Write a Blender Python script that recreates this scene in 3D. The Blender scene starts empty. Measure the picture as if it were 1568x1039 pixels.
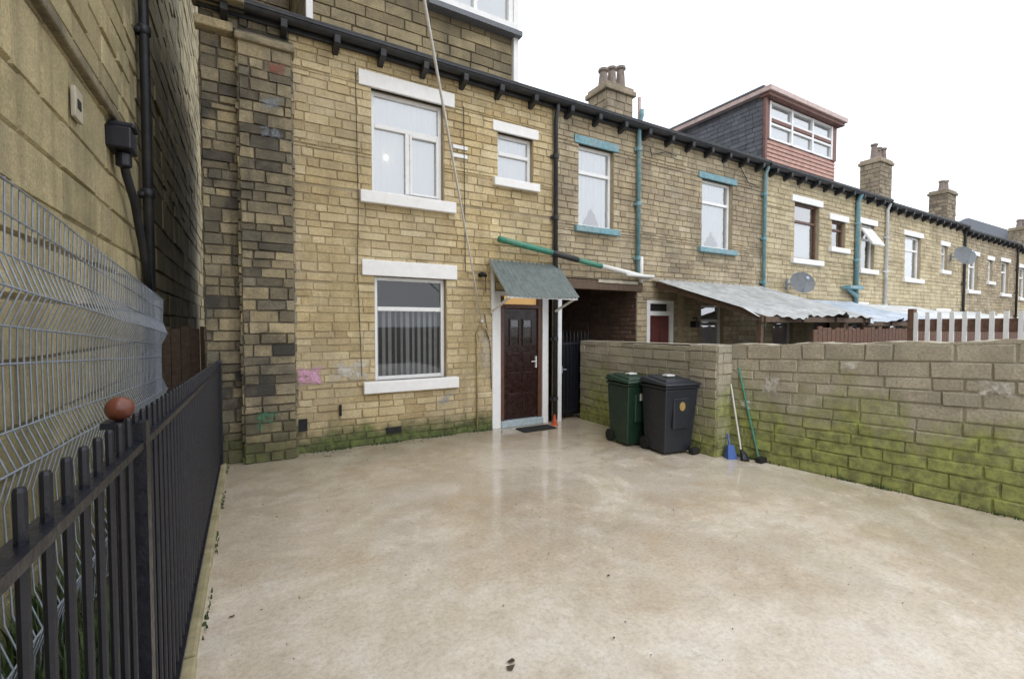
import bpy, math, random
from mathutils import Vector
random.seed(7)
R=random.random
def U(a,b): return a+(b-a)*R()
scene=bpy.context.scene

# ------------------------------------------------------------ helpers
def empty(name):
    o=bpy.data.objects.new(name,None); scene.collection.objects.link(o); return o
class B:
    def __init__(s): s.v=[]; s.f=[]; s.c=[]
    def quad(s,a,b,c,d,col=(0.5,0,0)):
        n=len(s.v); s.v+= [tuple(a),tuple(b),tuple(c),tuple(d)]; s.f.append((n,n+1,n+2,n+3)); s.c.append(col)
    def poly(s,pts,col=(0.5,0,0)):
        n=len(s.v); s.v+=[tuple(p) for p in pts]; s.f.append(tuple(range(n,n+len(pts)))); s.c.append(col)
    def hexa(s,p,col=(0.5,0,0)):
        n=len(s.v); s.v+=[tuple(q) for q in p]
        for f in ((0,3,2,1),(4,5,6,7),(0,1,5,4),(1,2,6,5),(2,3,7,6),(3,0,4,7)):
            s.f.append(tuple(n+i for i in f)); s.c.append(col)
    def box(s,x0,x1,y0,y1,z0,z1,col=None):
        if col is None: col=(R(),0,0)
        s.hexa([(x0,y0,z0),(x1,y0,z0),(x1,y1,z0),(x0,y1,z0),(x0,y0,z1),(x1,y0,z1),(x1,y1,z1),(x0,y1,z1)],col)
    def tube(s,pts,r,n=8,cap=True,col=(0.5,0,0)):
        pts=[Vector(p) for p in pts]; rs=r if isinstance(r,(list,tuple)) else [r]*len(pts)
        base=len(s.v)
        for i,p in enumerate(pts):
            d=(pts[min(i+1,len(pts)-1)]-pts[max(i-1,0)]).normalized()
            a=Vector((0,0,1)) if abs(d.z)<.9 else Vector((0,1,0))
            e1=d.cross(a).normalized(); e2=d.cross(e1).normalized()
            for k in range(n):
                t=2*math.pi*k/n
                s.v.append(tuple(p+e1*math.cos(t)*rs[i]+e2*math.sin(t)*rs[i]))
        for i in range(len(pts)-1):
            for k in range(n):
                a=base+i*n+k; b2=base+i*n+(k+1)%n
                s.f.append((a,b2,b2+n,a+n)); s.c.append(col)
        if cap:
            s.f.append(tuple(base+k for k in range(n))[::-1]); s.c.append(col)
            s.f.append(tuple(base+(len(pts)-1)*n+k for k in range(n))); s.c.append(col)
    def build(s,name,mat,parent=None,smooth=False,bevel=0,normals=True):
        me=bpy.data.meshes.new(name); me.from_pydata(s.v,[],s.f)
        ca=me.color_attributes.new("rnd",'FLOAT_COLOR','CORNER')
        dat=[]
        for f,c in zip(s.f,s.c):
            for _ in f: dat+= [c[0],c[1],c[2],1.0]
        ca.data.foreach_set("color",dat)
        if smooth: me.polygons.foreach_set("use_smooth",[True]*len(me.polygons))
        me.update()
        o=bpy.data.objects.new(name,me); scene.collection.objects.link(o)
        me.materials.append(mat)
        if parent: o.parent=parent
        if bevel:
            m=o.modifiers.new("bev",'BEVEL'); m.width=bevel; m.segments=2; m.limit_method='ANGLE'
        return o

def splitholes(holes,a,b):
    zs=sorted(set([a,b]+[h[2] for h in holes if a<h[2]<b]+[h[3] for h in holes if a<h[3]<b]))
    return zs
def stones(b,O,Ud,N,L,z0,z1,holes=(),ch=(.1,.12),sl=(.2,.34),dep=.012,inset=.006,gap=.008,zs=None,jit=.006,mortar=True,depj=.5):
    O=Vector(O);Ud=Vector(Ud);N=Vector(N)
    def P(u,z,n):
        zz=z*zs(u) if zs else z
        q=O+Ud*u+N*n; return (q.x,q.y,q.z+zz)
    z=z0
    while z<z1-0.001:
        zt=z+U(*ch)
        if zt>z1-ch[0]*.5: zt=z1
        sp=splitholes(holes,z,zt)
        for za,zb in zip(sp[:-1],sp[1:]):
            if zb-za<.03: continue
            iv=[(0,L)]
            for h in holes:
                if h[2]<zb-1e-4 and h[3]>za+1e-4:
                    nv=[]
                    for (p,q) in iv:
                        if h[1]<=p or h[0]>=q: nv.append((p,q)); continue
                        if h[0]>p: nv.append((p,h[0]))
                        if h[1]<q: nv.append((h[1],q))
                    iv=nv
            for (p,q) in iv:
                if q-p<.02: continue
                u=p; first=True
                while u<q-1e-4:
                    w=U(*sl)
                    if first: w*=U(.4,1); first=False
                    ue=u+w
                    if ue>q-sl[0]*.5: ue=q
                    g=gap*.5*U(.5,1.5)
                    a,bb,c,d=u+g,ue-g,za+g,zb-g
                    D=dep*(1+depj*(R()*2-1)); i=inset
                    j=lambda:jit*(R()-.5)
                    col=(R(),0,R())
                    o=[P(a,c,-.002),P(bb,c,-.002),P(bb,d,-.002),P(a,d,-.002)]
                    f=[P(a+i+j(),c+i+j(),D+j()*.6),P(bb-i+j(),c+i+j(),D+j()*.6),P(bb-i+j(),d-i+j(),D+j()*.6),P(a+i+j(),d-i+j(),D+j()*.6)]
                    b.quad(*f,col=col)
                    for k in range(4):
                        b.quad(o[k],o[(k+1)%4],f[(k+1)%4],f[k],col=col)
                    u=ue
        z=zt
    if mortar:
        us=sorted(set([0,L]+[min(max(h[0],0),L) for h in holes]+[min(max(h[1],0),L) for h in holes]))
        zz=sorted(set([z0,z1]+[min(max(h[2],z0),z1) for h in holes]+[min(max(h[3],z0),z1) for h in holes]))
        for ua,ub in zip(us[:-1],us[1:]):
            for za,zb in zip(zz[:-1],zz[1:]):
                um=(ua+ub)/2; zm=(za+zb)/2
                if any(h[0]<um<h[1] and h[2]<zm<h[3] for h in holes): continue
                b.quad(P(ua,za,0),P(ub,za,0),P(ub,zb,0),P(ua,zb,0),col=(.5,1,.5))
def stonebox(b,x0,x1,y0,y1,z0,z1,**k):
    stones(b,(x0,y0,0),(1,0,0),(0,-1,0),x1-x0,z0,z1,**k)
    stones(b,(x1,y0,0),(0,1,0),(1,0,0),y1-y0,z0,z1,**k)
    stones(b,(x1,y1,0),(-1,0,0),(0,1,0),x1-x0,z0,z1,**k)
    stones(b,(x0,y1,0),(0,-1,0),(-1,0,0),y1-y0,z0,z1,**k)
    b.quad((x0,y0,z1),(x1,y0,z1),(x1,y1,z1),(x0,y1,z1))

# ------------------------------------------------------------ materials
class NT:
    def __init__(s,name):
        s.m=bpy.data.materials.new(name); s.m.use_nodes=True; s.t=s.m.node_tree; s.n=s.t.nodes; s.l=s.t.links
        s.bs=s.n['Principled BSDF']; s.out=s.n['Material Output']
    def new(s,t,**k):
        x=s.n.new(t)
        for a,v in k.items(): setattr(x,a,v)
        return x
    def link(s,a,b): s.l.new(a,b)
    def pos(s):
        if not hasattr(s,'_p'): s._p=s.new('ShaderNodeNewGeometry')
        return s._p.outputs['Position']
    def noise(s,scale,detail=4,rough=.55,vec=None,dist=0):
        x=s.new('ShaderNodeTexNoise'); x.inputs['Scale'].default_value=scale; x.inputs['Detail'].default_value=detail
        x.inputs['Roughness'].default_value=rough; x.inputs['Distortion'].default_value=dist
        s.link(vec or s.pos(),x.inputs['Vector']); return x.outputs['Fac']
    def ramp(s,fac,stops):
        x=s.new('ShaderNodeValToRGB'); e=x.color_ramp.elements
        while len(e)<len(stops): e.new(.5)
        for i,(p,c) in enumerate(stops):
            e[i].position=p; e[i].color=(c,c,c,1) if isinstance(c,(int,float)) else (*c,1)
        s.link(fac,x.inputs['Fac']); return x.outputs['Color']
    def mix(s,fac,a,b,mode='MIX'):
        x=s.new('ShaderNodeMix',data_type='RGBA',blend_type=mode)
        for sock,v in ((x.inputs[0],fac),(x.inputs[6],a),(x.inputs[7],b)):
            if isinstance(v,(int,float)): sock.default_value=v
            elif isinstance(v,tuple): sock.default_value=(*v,1)
            else: s.link(v,sock)
        return x.outputs[2]
    def math(s,op,a,b=0.0):
        x=s.new('ShaderNodeMath',operation=op)
        for i,v in enumerate((a,b)):
            if isinstance(v,(int,float)): x.inputs[i].default_value=v
            else: s.link(v,x.inputs[i])
        return x.outputs[0]
    def bump(s,h,strength,dist=.01,prev=None):
        x=s.new('ShaderNodeBump'); x.inputs['Strength'].default_value=strength; x.inputs['Distance'].default_value=dist
        s.link(h,x.inputs['Height'])
        if prev: s.link(prev,x.inputs['Normal'])
        return x.outputs['Normal']
def stone_mat(name,cols,mortar,soot=.35,sootcol=(.05,.04,.03),moss=.0,mossh=.8,soot_scale=1.2,streak=0.0,rough=.85,mosscol=((.05,.055,.02),(.15,.17,.05)),damp=0.0,pale=0.0,mt=(.56,.80),sbs=.5):
    t=NT(name)
    at=t.new('ShaderNodeAttribute',attribute_name='rnd'); sep=t.new('ShaderNodeSeparateColor'); t.link(at.outputs['Color'],sep.inputs[0])
    k=len(cols)
    base=t.ramp(sep.outputs[0],[(i/(k-1),c) for i,c in enumerate(cols)])
    n1=t.noise(9,5,.6); base=t.mix(t.math('MULTIPLY',n1,.9),base,t.mix(1,base,(1.32,1.28,1.2),'MULTIPLY'))
    n2=t.noise(55,5,.7); base=t.mix(1,base,t.ramp(n2,[(.3,.6),(.6,1.08)]),'MULTIPLY')
    base=t.mix(sep.outputs[1],base,mortar)
    if pale:
        pm=t.ramp(t.noise(.8,6,.65,dist=.5),[(.46,0),(.66,1)]); base=t.mix(t.math('MULTIPLY',pm,pale),base,(.63,.55,.40))
    ns=t.noise(soot_scale,6,.65,dist=.4); nb=t.noise(6,4,.6)
    sm=t.math('MULTIPLY',t.ramp(t.math('ADD',t.math('MULTIPLY',ns,.7),t.math('MULTIPLY',nb,.3)),[(.42,0),(.62,1)]),soot)
    sb=t.ramp(sep.outputs[2],[(.72,0),(.9,1)]); sm=t.math('ADD',sm,t.math('MULTIPLY',sb,soot*sbs))
    sm.node.use_clamp=True
    base=t.mix(sm,base,sootcol)
    if streak:
        mp=t.new('ShaderNodeMapping'); mp.inputs['Scale'].default_value=(5,5,.35); t.link(t.pos(),mp.inputs[0])
        st=t.noise(1.0,4,.6,vec=mp.outputs[0]); base=t.mix(t.math('MULTIPLY',t.ramp(st,[(.5,0),(.7,1)]),streak),base,sootcol)
    if moss or damp:
        sx=t.new('ShaderNodeSeparateXYZ'); t.link(t.pos(),sx.inputs[0])
        mr=t.new('ShaderNodeMapRange'); mr.inputs[1].default_value=0; mr.inputs[2].default_value=mossh; mr.inputs[3].default_value=1; mr.inputs[4].default_value=0
        t.link(sx.outputs[2],mr.inputs[0])
        if damp:
            dm=t.ramp(t.math('ADD',t.math('MULTIPLY',mr.outputs[0],.5),t.math('MULTIPLY',t.noise(5,5,.65),.6)),[(.5,0),(.72,1)])
            base=t.mix(t.math('MULTIPLY',dm,damp),base,(.085,.07,.04))
        v=t.math('ADD',t.math('MULTIPLY',mr.outputs[0],.42),t.math('MULTIPLY',t.noise(1.5,6,.68,dist=.3),.75))
        mm=t.math('MULTIPLY',t.ramp(v,[(mt[0],0),(mt[1],1)]),moss)
        base=t.mix(mm,base,t.mix(t.ramp(t.noise(11,4,.7),[(.35,0),(.65,1)]),*mosscol))
    t.link(base,t.bs.inputs['Base Color']); t.bs.inputs['Roughness'].default_value=rough
    nrm=t.bump(t.noise(28,6,.7),.7,.016); nrm=t.bump(t.noise(140,3,.6),.4,.004,nrm)
    t.link(nrm,t.bs.inputs['Normal']); return t.m
def plain(name,col,rough=.5,var=.25,scale=12,metal=0,bump=.15,dirt=None,spec=.5):
    t=NT(name); n=t.noise(scale,5,.6)
    c=t.mix(1,col,t.ramp(n,[(.3,1-var),(.7,1+var*.3)]),'MULTIPLY')
    if dirt: c=t.mix(t.math('MULTIPLY',t.ramp(t.noise(scale*.35,6,.7),[(.45,0),(.65,1)]),dirt[0]),c,dirt[1])
    t.link(c,t.bs.inputs['Base Color']); t.bs.inputs['Metallic'].default_value=metal
    t.link(t.ramp(t.noise(scale*1.7,4),[(.3,max(rough-.12,.03)),(.7,min(rough+.12,1))]),t.bs.inputs['Roughness'])
    if bump: t.link(t.bump(t.noise(scale*5,4),bump,.004),t.bs.inputs['Normal'])
    return t.m

M={}
M['h1']=stone_mat('sandstone_yellow',[(.44,.335,.175),(.53,.415,.225),(.62,.505,.295),(.49,.38,.20),(.66,.555,.35),(.46,.36,.20)],(.38,.305,.19),soot=.38,sootcol=(.22,.17,.10),moss=.9,mossh=.5,streak=.32,damp=.9,pale=.45,soot_scale=.9,mosscol=((.05,.06,.02),(.14,.18,.05)),mt=(.5,.7))
M['h2']=stone_mat('sandstone_weathered',[(.34,.27,.17),(.43,.35,.225),(.49,.41,.28),(.37,.305,.2),(.52,.45,.32)],(.27,.22,.155),soot=.5,sootcol=(.16,.13,.095),moss=.3,streak=.45,pale=.25)
M['h3']=stone_mat('sandstone_buff',[(.43,.35,.21),(.53,.445,.28),(.58,.50,.33),(.47,.39,.25)],(.35,.29,.2),soot=.38,sootcol=(.2,.165,.11),moss=.3,streak=.35,pale=.35)
M['pier']=stone_mat('sandstone_blackened',[(.14,.12,.085),(.25,.21,.135),(.38,.31,.19),(.18,.16,.115),(.45,.37,.23),(.22,.2,.15)],(.14,.12,.09),soot=.72,sootcol=(.058,.052,.043),moss=.75,mossh=1.0,streak=.6,soot_scale=1.6,damp=.6,sbs=.8)
M['dormer']=stone_mat('sandstone_dormer',[(.20,.16,.095),(.28,.23,.135),(.34,.28,.17),(.23,.19,.12)],(.14,.115,.08),soot=.6,sootcol=(.085,.07,.05),streak=.45)
M['big']=stone_mat('ashlar_mossy',[(.34,.28,.16),(.43,.36,.2),(.50,.42,.25),(.38,.32,.19)],(.23,.19,.115),soot=.5,sootcol=(.14,.125,.07),moss=.45,mossh=3.6,soot_scale=.8,streak=.5)
M['yard']=stone_mat('yard_wall_stone',[(.37,.335,.27),(.42,.385,.305),(.385,.35,.28),(.45,.41,.33),(.40,.365,.295)],(.31,.285,.22),soot=.45,sootcol=(.22,.2,.155),moss=.9,mossh=1.35,streak=.4,soot_scale=1.8,mosscol=((.14,.15,.05),(.34,.38,.10)),damp=.25,mt=(.50,.70))
M['chim']=stone_mat('chimney_stone',[(.27,.22,.16),(.36,.3,.21),(.31,.25,.18)],(.2,.17,.13),soot=.55)
M['slate']=stone_mat('slate',[(.075,.085,.105),(.11,.12,.145),(.14,.15,.175)],(.04,.045,.05),soot=.15,rough=.45)
M['redbrick']=stone_mat('passage_brick',[(.15,.085,.065),(.2,.13,.1),(.12,.08,.065)],(.12,.1,.08),soot=.4)
M['reveal']=plain('reveal_stone',(.4,.33,.22),.8)
M['white']=plain('white_upvc',(.85,.85,.85),.3,.06,4,bump=0,dirt=(.12,(.5,.48,.42)))
M['wpaint']=plain('white_painted_stone',(.88,.87,.86),.55,.06,14,bump=.5,dirt=(.14,(.5,.46,.38)))
M['teal']=plain('teal_paint',(.17,.36,.42),.5,.4,18,bump=.6,dirt=(.5,(.35,.36,.33)))
M['brown']=plain('brown_paint',(.13,.06,.04),.45,.3,12)
M['mahog']=plain('mahogany_door',(.03,.012,.01),.3,.3,9,bump=.1)
M['black']=plain('black_gloss_metal',(.010,.011,.018),.38,.3,20,bump=.3)
M['gut']=plain('gutter_black',(.022,.024,.03),.5,.4,10,bump=.4,dirt=(.3,(.08,.07,.05)))
M['green']=plain('green_pipe',(.06,.28,.19),.45,.4,12,dirt=(.3,(.25,.3,.22)))
M['canopy']=plain('canopy_felt_sheet',(.15,.18,.175),.55,.35,14,dirt=(.5,(.08,.1,.085)))
M['sheetw']=plain('corrugated_plastic',(.68,.7,.71),.4,.3,5,dirt=(.4,(.4,.4,.38)))
M['sheetg']=plain('corrugated_grey',(.47,.48,.48),.5,.4,5,dirt=(.5,(.24,.24,.22)))
M['tarp']=plain('blue_tarpaulin',(.45,.52,.62),.4,.4,4,dirt=(.5,(.62,.64,.64)))
M['timber']=plain('weathered_timber',(.14,.09,.06),.8,.5,20)
M['fencew']=plain('fence_timber_red',(.17,.09,.06),.8,.5,20)
M['galv']=plain('galvanised_wire',(.34,.38,.45),.45,.25,25,metal=.3)
M['bgreen']=plain('bin_green_plastic',(.010,.036,.02),.42,.3,10)
M['bgrey']=plain('bin_charcoal_plastic',(.018,.021,.03),.45,.3,10)
M['rubber']=plain('rubber',(.012,.012,.012),.8)
M['cream']=plain('cream_board',(.5,.45,.35),.6,.3)
M['pink']=plain('pink_cladding',(.52,.29,.23),.55,.35,9,dirt=(.3,(.34,.24,.2)))
M['pinkl']=plain('pale_pink_fascia',(.6,.46,.42),.55,.3,9)
M['dbrown']=plain('dark_red_timber',(.2,.09,.07),.55,.3,9)
M['terra']=plain('terracotta_pot',(.25,.2,.17),.8,.4)
M['copper']=plain('brown_finial_paint',(.15,.045,.025),.35,.3)
M['rope']=plain('white_line',(.74,.73,.71),.6,.1)
M['cable']=plain('beige_pipe',(.42,.33,.17),.6,.3)
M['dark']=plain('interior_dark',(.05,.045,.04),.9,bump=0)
M['net']=plain('net_curtain',(.9,.92,.94),.9,.04,6,bump=0)
M['blind']=plain('vertical_blind',(.42,.42,.42),.8,.15,6,bump=0)
M['blind2']=plain('tan_blind',(.30,.2,.1),.8,.15,6,bump=0)
M['soil']=plain('soil',(.07,.06,.035),.95,.6,6,bump=.8)
M['kerb']=plain('kerb_concrete',(.40,.34,.2),.75,.35,9,dirt=(.5,(.16,.17,.06)),bump=.6)
M['orange']=plain('orange_plastic',(.6,.09,.03),.5)
M['blue']=plain('blue_plastic',(.05,.12,.4),.4)
M['dishg']=plain('dish_grey',(.14,.15,.16),.5)
M['grass']=plain('weed_leaves',(.06,.10,.025),.7,.5,30,bump=0)
M['leaf']=plain('dead_leaf',(.06,.04,.02),.7,.4,30,bump=0)
M['step']=plain('worn_step_paint',(.42,.5,.54),.6,.3,20)
M['crest']=plain('bin_crest_gold',(.4,.27,.09),.5,.3,40)

def decal(name,col,thr=.5,scale=9,al=.85):
    t=NT(name); tc=t.new('ShaderNodeTexCoord'); sx=t.new('ShaderNodeSeparateXYZ'); t.link(tc.outputs['Generated'],sx.inputs[0])
    def edge(s):
        a=t.math('ABSOLUTE',t.math('SUBTRACT',s,.5)); return t.math('POWER',t.math('MULTIPLY',a,2.0),2.5)
    e=t.math('MAXIMUM',edge(sx.outputs[0]),edge(sx.outputs[2]))
    v=t.math('SUBTRACT',t.noise(scale,6,.75,dist=.2),t.math('MULTIPLY',e,.3))
    t.link(t.math('MULTIPLY',t.ramp(v,[(thr-.10,0),(thr+.10,1)]),al),t.bs.inputs['Alpha'])
    c=t.mix(1,col,t.ramp(t.noise(40,4),[(.3,.7),(.7,1.1)]),'MULTIPLY'); t.link(c,t.bs.inputs['Base Color']); t.bs.inputs['Roughness'].default_value=.8
    return t.m
D_={'pink':decal('pink_paint_marks',(.78,.42,.62),.40,9,.85),'white':decal('pale_paint_marks',(.75,.72,.66),.46,11,.75),'blue':decal('grey_blue_marks',(.36,.42,.48),.5,10,.6),'green':decal('green_marks',(.1,.4,.22),.54,14,.6),'red':decal('red_marks',(.3,.10,.07),.44,8,.8),'yellow':decal('ochre_marks',(.62,.5,.27),.45,3,.45)}
def patch(par,x0,x1,z0,z1,m,y=5.979):
    b=B(); b.quad((x0,y,z0),(x1,y,z0),(x1,y,z1),(x0,y,z1)); b.build('paint_mark',D_[m],par)

def glass(name,off):
    t=NT(name); t.n.remove(t.bs)
    tr=t.new('ShaderNodeBsdfTransparent'); tr.inputs[0].default_value=(.94,.96,.96,1)
    gl=t.new('ShaderNodeBsdfGlossy'); gl.inputs['Roughness'].default_value=.02
    fr=t.new('ShaderNodeFresnel'); fr.inputs[0].default_value=1.5
    mx=t.new('ShaderNodeMixShader'); f=t.math('MULTIPLY_ADD',fr.outputs[0],1.6); f.node.inputs[2].default_value=off
    t.link(f,mx.inputs[0]); t.link(tr.outputs[0],mx.inputs[1]); t.link(gl.outputs[0],mx.inputs[2]); t.link(mx.outputs[0],t.out.inputs[0])
    return t.m
M['glass']=glass('window_glass',.03); M['glassb']=glass('double_glazing',.34)
def emis(name,c,s):
    t=NT(name); t.bs.inputs['Base Color'].default_value=(*c,1); t.bs.inputs['Emission Color'].default_value=(*c,1); t.bs.inputs['Emission Strength'].default_value=s; return t.m
M['lamp']=emis('lamp_glow',(1,.85,.6),1.6)
M['warm']=emis('lit_hall',(.8,.5,.2),.5)

def concrete():
    t=NT('wet_concrete')
    big=t.noise(.5,6,.62,dist=.4); mid=t.noise(2.3,6,.65,dist=.3); fine=t.noise(38,6,.75); sp=t.noise(170,3,.6)
    c=t.ramp(big,[(.3,(.50,.42,.32)),(.45,(.61,.53,.42)),(.58,(.68,.605,.50)),(.72,(.73,.67,.585))])
    c=t.mix(t.math('MULTIPLY',t.ramp(t.noise(2.6,9,.78,dist=.3),[(.46,0),(.62,1)]),.38),c,(.80,.765,.71))
    c=t.mix(t.math('MULTIPLY',t.ramp(t.noise(.9,8,.74,dist=.4),[(.46,0),(.66,1)]),.5),c,(.50,.37,.23))
    c=t.mix(t.math('MULTIPLY',t.ramp(t.noise(6,9,.8),[(.52,0),(.66,1)]),.4),c,(.43,.355,.265))
    c=t.mix(1,c,t.ramp(fine,[(.3,.74),(.55,1.04)]),'MULTIPLY')
    c=t.mix(1,c,t.ramp(sp,[(.28,.62),(.42,1.0)]),'MULTIPLY')
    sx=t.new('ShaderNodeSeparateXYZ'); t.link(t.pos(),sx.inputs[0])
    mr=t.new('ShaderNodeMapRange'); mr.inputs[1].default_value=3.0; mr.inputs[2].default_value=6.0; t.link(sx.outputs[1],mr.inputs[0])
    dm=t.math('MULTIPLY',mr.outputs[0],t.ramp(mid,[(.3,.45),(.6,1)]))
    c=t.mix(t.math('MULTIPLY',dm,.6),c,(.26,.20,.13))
    wet=t.ramp(t.math('ADD',t.math('MULTIPLY',t.noise(.8,6,.65,dist=.6),.6),t.math('MULTIPLY',t.noise(3.6,6,.7,dist=.3),.4)),[(.41,0),(.53,1)])
    wet2=t.math('MAXIMUM',wet,mr.outputs[0])
    c=t.mix(t.math('MULTIPLY',wet,.5),c,t.mix(1,c,(.78,.73,.67),'MULTIPLY'))
    t.link(c,t.bs.inputs['Base Color'])
    t.bs.inputs['Roughness'].default_value=.55
    n=t.bump(t.math('ADD',t.math('MULTIPLY',fine,.6),t.math('MULTIPLY',mid,1.2)),.4,.012)
    n=t.bump(sp,.3,.003,n)
    t.link(n,t.bs.inputs['Normal'])
    t.link(t.math('ADD',t.math('MULTIPLY',wet2,.65),.35),t.bs.inputs['Coat Weight']); t.bs.inputs['Coat IOR'].default_value=1.6
    t.link(t.ramp(wet2,[(0,.35),(1,.08)]),t.bs.inputs['Coat Roughness'])
    n2=t.bump(t.noise(7,5,.6),.10,.01); n2=t.bump(fine,.07,.004,n2); t.link(n2,t.bs.inputs['Coat Normal'])
    return t.m
M['conc']=concrete()

# ------------------------------------------------------------ window builder
FY=6.0
def window(par,x0,x1,z0,z1,frame='white',lintel='wpaint',layout='T',fill='net',fy=FY,lint=True,tr=None,ext=.15,sillh=.15,linh=.19,gl='glassb'):
    b=B(); d=.11
    b.quad((x0,fy,z0),(x0,fy+d+.08,z0),(x0,fy+d+.08,z1),(x0,fy,z1)); b.quad((x1,fy+d+.08,z0),(x1,fy,z0),(x1,fy,z1),(x1,fy+d+.08,z1))
    b.quad((x0,fy,z1),(x0,fy+d+.08,z1),(x1,fy+d+.08,z1),(x1,fy,z1)); b.quad((x0,fy,z0),(x1,fy,z0),(x1,fy+d+.08,z0),(x0,fy+d+.08,z0))
    b.build('window_reveal',M['reveal'],par)
    f=B(); w=.05; ya,yb=fy+.07,fy+.13
    f.box(x0+.003,x0+w,ya,yb,z0,z1); f.box(x1-w,x1-.003,ya,yb,z0,z1)
    f.box(x0+w+.001,x1-w-.001,ya,yb,z1-w,z1-.003); f.box(x0+w+.001,x1-w-.001,ya,yb,z0+.003,z0+w)
    zt=tr if tr else z0+(z1-z0)*.68; xm=(x0+x1)/2
    if layout in('T','H','TS'): f.box(x0+w+.001,x1-w-.001,ya-.004,yb,zt-.028,zt+.028)
    if layout=='T':
        f.box(xm-.03,xm+.03,ya-.006,yb,z0+w+.001,zt-.029)
        g=.03
        f.box(xm+.031,xm+.031+g,ya-.014,yb,z0+w+.002,zt-.03); f.box(x1-w-g-.001,x1-w-.001,ya-.014,yb,z0+w+.002,zt-.03)
        f.box(xm+.032+g,x1-w-g-.002,ya-.014,yb,zt-.03-g,zt-.03); f.box(xm+.032+g,x1-w-g-.002,ya-.014,yb,z0+w+.002,z0+w+g)
    f.build('window_frame',M[frame],par,bevel=.004)
    g=B(); g.quad((x0+.02,fy+.1,z0+.02),(x1-.02,fy+.1,z0+.02),(x1-.02,fy+.1,z1-.02),(x0+.02,fy+.1,z1-.02)); g.build('window_glass',M[gl],par)
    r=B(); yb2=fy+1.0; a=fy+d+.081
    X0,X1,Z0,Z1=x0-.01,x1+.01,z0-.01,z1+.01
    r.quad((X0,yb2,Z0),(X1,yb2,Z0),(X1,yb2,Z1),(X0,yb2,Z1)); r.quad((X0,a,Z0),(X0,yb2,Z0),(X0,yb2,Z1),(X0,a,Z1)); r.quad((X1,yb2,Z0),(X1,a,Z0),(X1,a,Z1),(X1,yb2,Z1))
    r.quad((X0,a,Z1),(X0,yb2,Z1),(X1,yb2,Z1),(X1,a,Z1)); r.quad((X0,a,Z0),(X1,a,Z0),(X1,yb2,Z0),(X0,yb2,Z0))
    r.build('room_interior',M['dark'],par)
    c=B()
    if fill in('net','lace'):
        n=int((x1-x0)/.012); yy=fy+.145
        for i in range(n):
            ua=x0+(x1-x0)*i/n; ub=x0+(x1-x0)*(i+1)/n
            am=.003 if fill=='net' else .012
            fa=lambda u: yy+am*math.sin(u*75)+am*.6*math.sin(u*31+1)
            zl=z0
            if fill=='lace':
                q=abs((ua-x0)/(x1-x0)-.5)*2; zl=z0+ (z1-z0)*.28*max(0,1-q*1.6)
            c.quad((ua,fa(ua),zl),(ub,fa(ub),zl),(ub,fa(ub),z1),(ua,fa(ua),z1))
        c.build('curtain',M['net'],par,smooth=True)
    elif fill=='blind':
        n=int((x1-x0)/.085); yy=fy+.2
        for i in range(n):
            u=x0+.04+(x1-x0-.08)*(i+.5)/n; an=U(.5,1.0); hw=.04
            dx,dy=hw*math.cos(an),hw*math.sin(an)
            c.quad((u-dx,yy-dy,z0),(u+dx,yy+dy,z0),(u+dx,yy+dy,zt-.02),(u-dx,yy-dy,zt-.02))
        c.build('vertical_blinds',M['blind'],par)
        c=B(); c.box(x0,x1,fy+.16,fy+.2,zt-.02,zt+.02); c.build('blind_headrail',M['white'],par)
    elif fill=='tan':
        c.box(x0,x1,fy+.16,fy+.17,z0+(z1-z0)*.66,z1); c.build('roller_blind',M['blind2'],par)
        c=B(); c.box(x0,x1,fy+.18,fy+.19,z0,z0+(z1-z0)*.66); c.build('curtain',M['net'],par)
    if lint:
        s=B(); s.box(x0-ext,x1+ext,fy-.035,fy+.06,z1,z1+linh); s.build('lintel',M[lintel],par,bevel=.008)
        s=B(); s.box(x0-ext,x1+ext,fy-.085,fy+.066,z0-sillh,z0); s.build('sill',M[lintel],par,bevel=.01)

GZ=5.02
def gutter(par,x0,x1,mat='gut',brk='gut'):
    b=B(); n=8; r=.065; yc=5.86
    for i in range(n):
        a=math.pi*i/n; c=math.pi*(i+1)/n
        p=lambda t,x,rr:(x,yc-math.cos(t)*rr,GZ-math.sin(t)*rr)
        b.quad(p(a,x0,r),p(a,x1,r),p(c,x1,r),p(c,x0,r)); 
    b.box(x0,x1,yc-r-.012,yc-r+.004,GZ-.012,GZ+.012); b.box(x0,x1,yc+r,yc+r+.04,GZ-.1,GZ+.02)
    b.box(x0,x1,5.80,6.1,GZ+.025,GZ+.045)
    b.build('gutter',M[mat],par)
    b=B(); x=x0+.25
    while x<x1:
        b.hexa([(x-.035,5.80,GZ-.14),(x+.035,5.80,GZ-.14),(x+.035,6.0,GZ-.2),(x-.035,6.0,GZ-.2),(x-.035,5.79,GZ-.055),(x+.035,5.79,GZ-.055),(x+.035,6.0,GZ-.055),(x-.035,6.0,GZ-.055)])
        x+=.56+U(-.02,.02)
    b.build('gutter_corbels',M[brk],par,bevel=.006)
def roof(par,x0,x1,holes=()):
    b=B()
    zr=5.06+.49*(9.5-5.82)
    b.quad((x0,5.82,5.07),(x1,5.82,5.07),(x1,9.5,zr),(x0,9.5,zr),col=(.4,0,.2))
    b.quad((x0,9.5,zr),(x1,9.5,zr),(x1,13.2,5.06),(x0,13.2,5.06),col=(.4,0,.2))
    b.build('slate_roof',M['slate'],par)
    b=B(); b.tube([(x0,9.5,zr+.03),(x1,9.5,zr+.03)],.1,8); b.build('ridge_tiles',M['terra'],par)
    b=B(); b.box(x0+.001,x1-.001,12.9,13,0,5.0); b.build('back_wall',M['reveal'],par)
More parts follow.
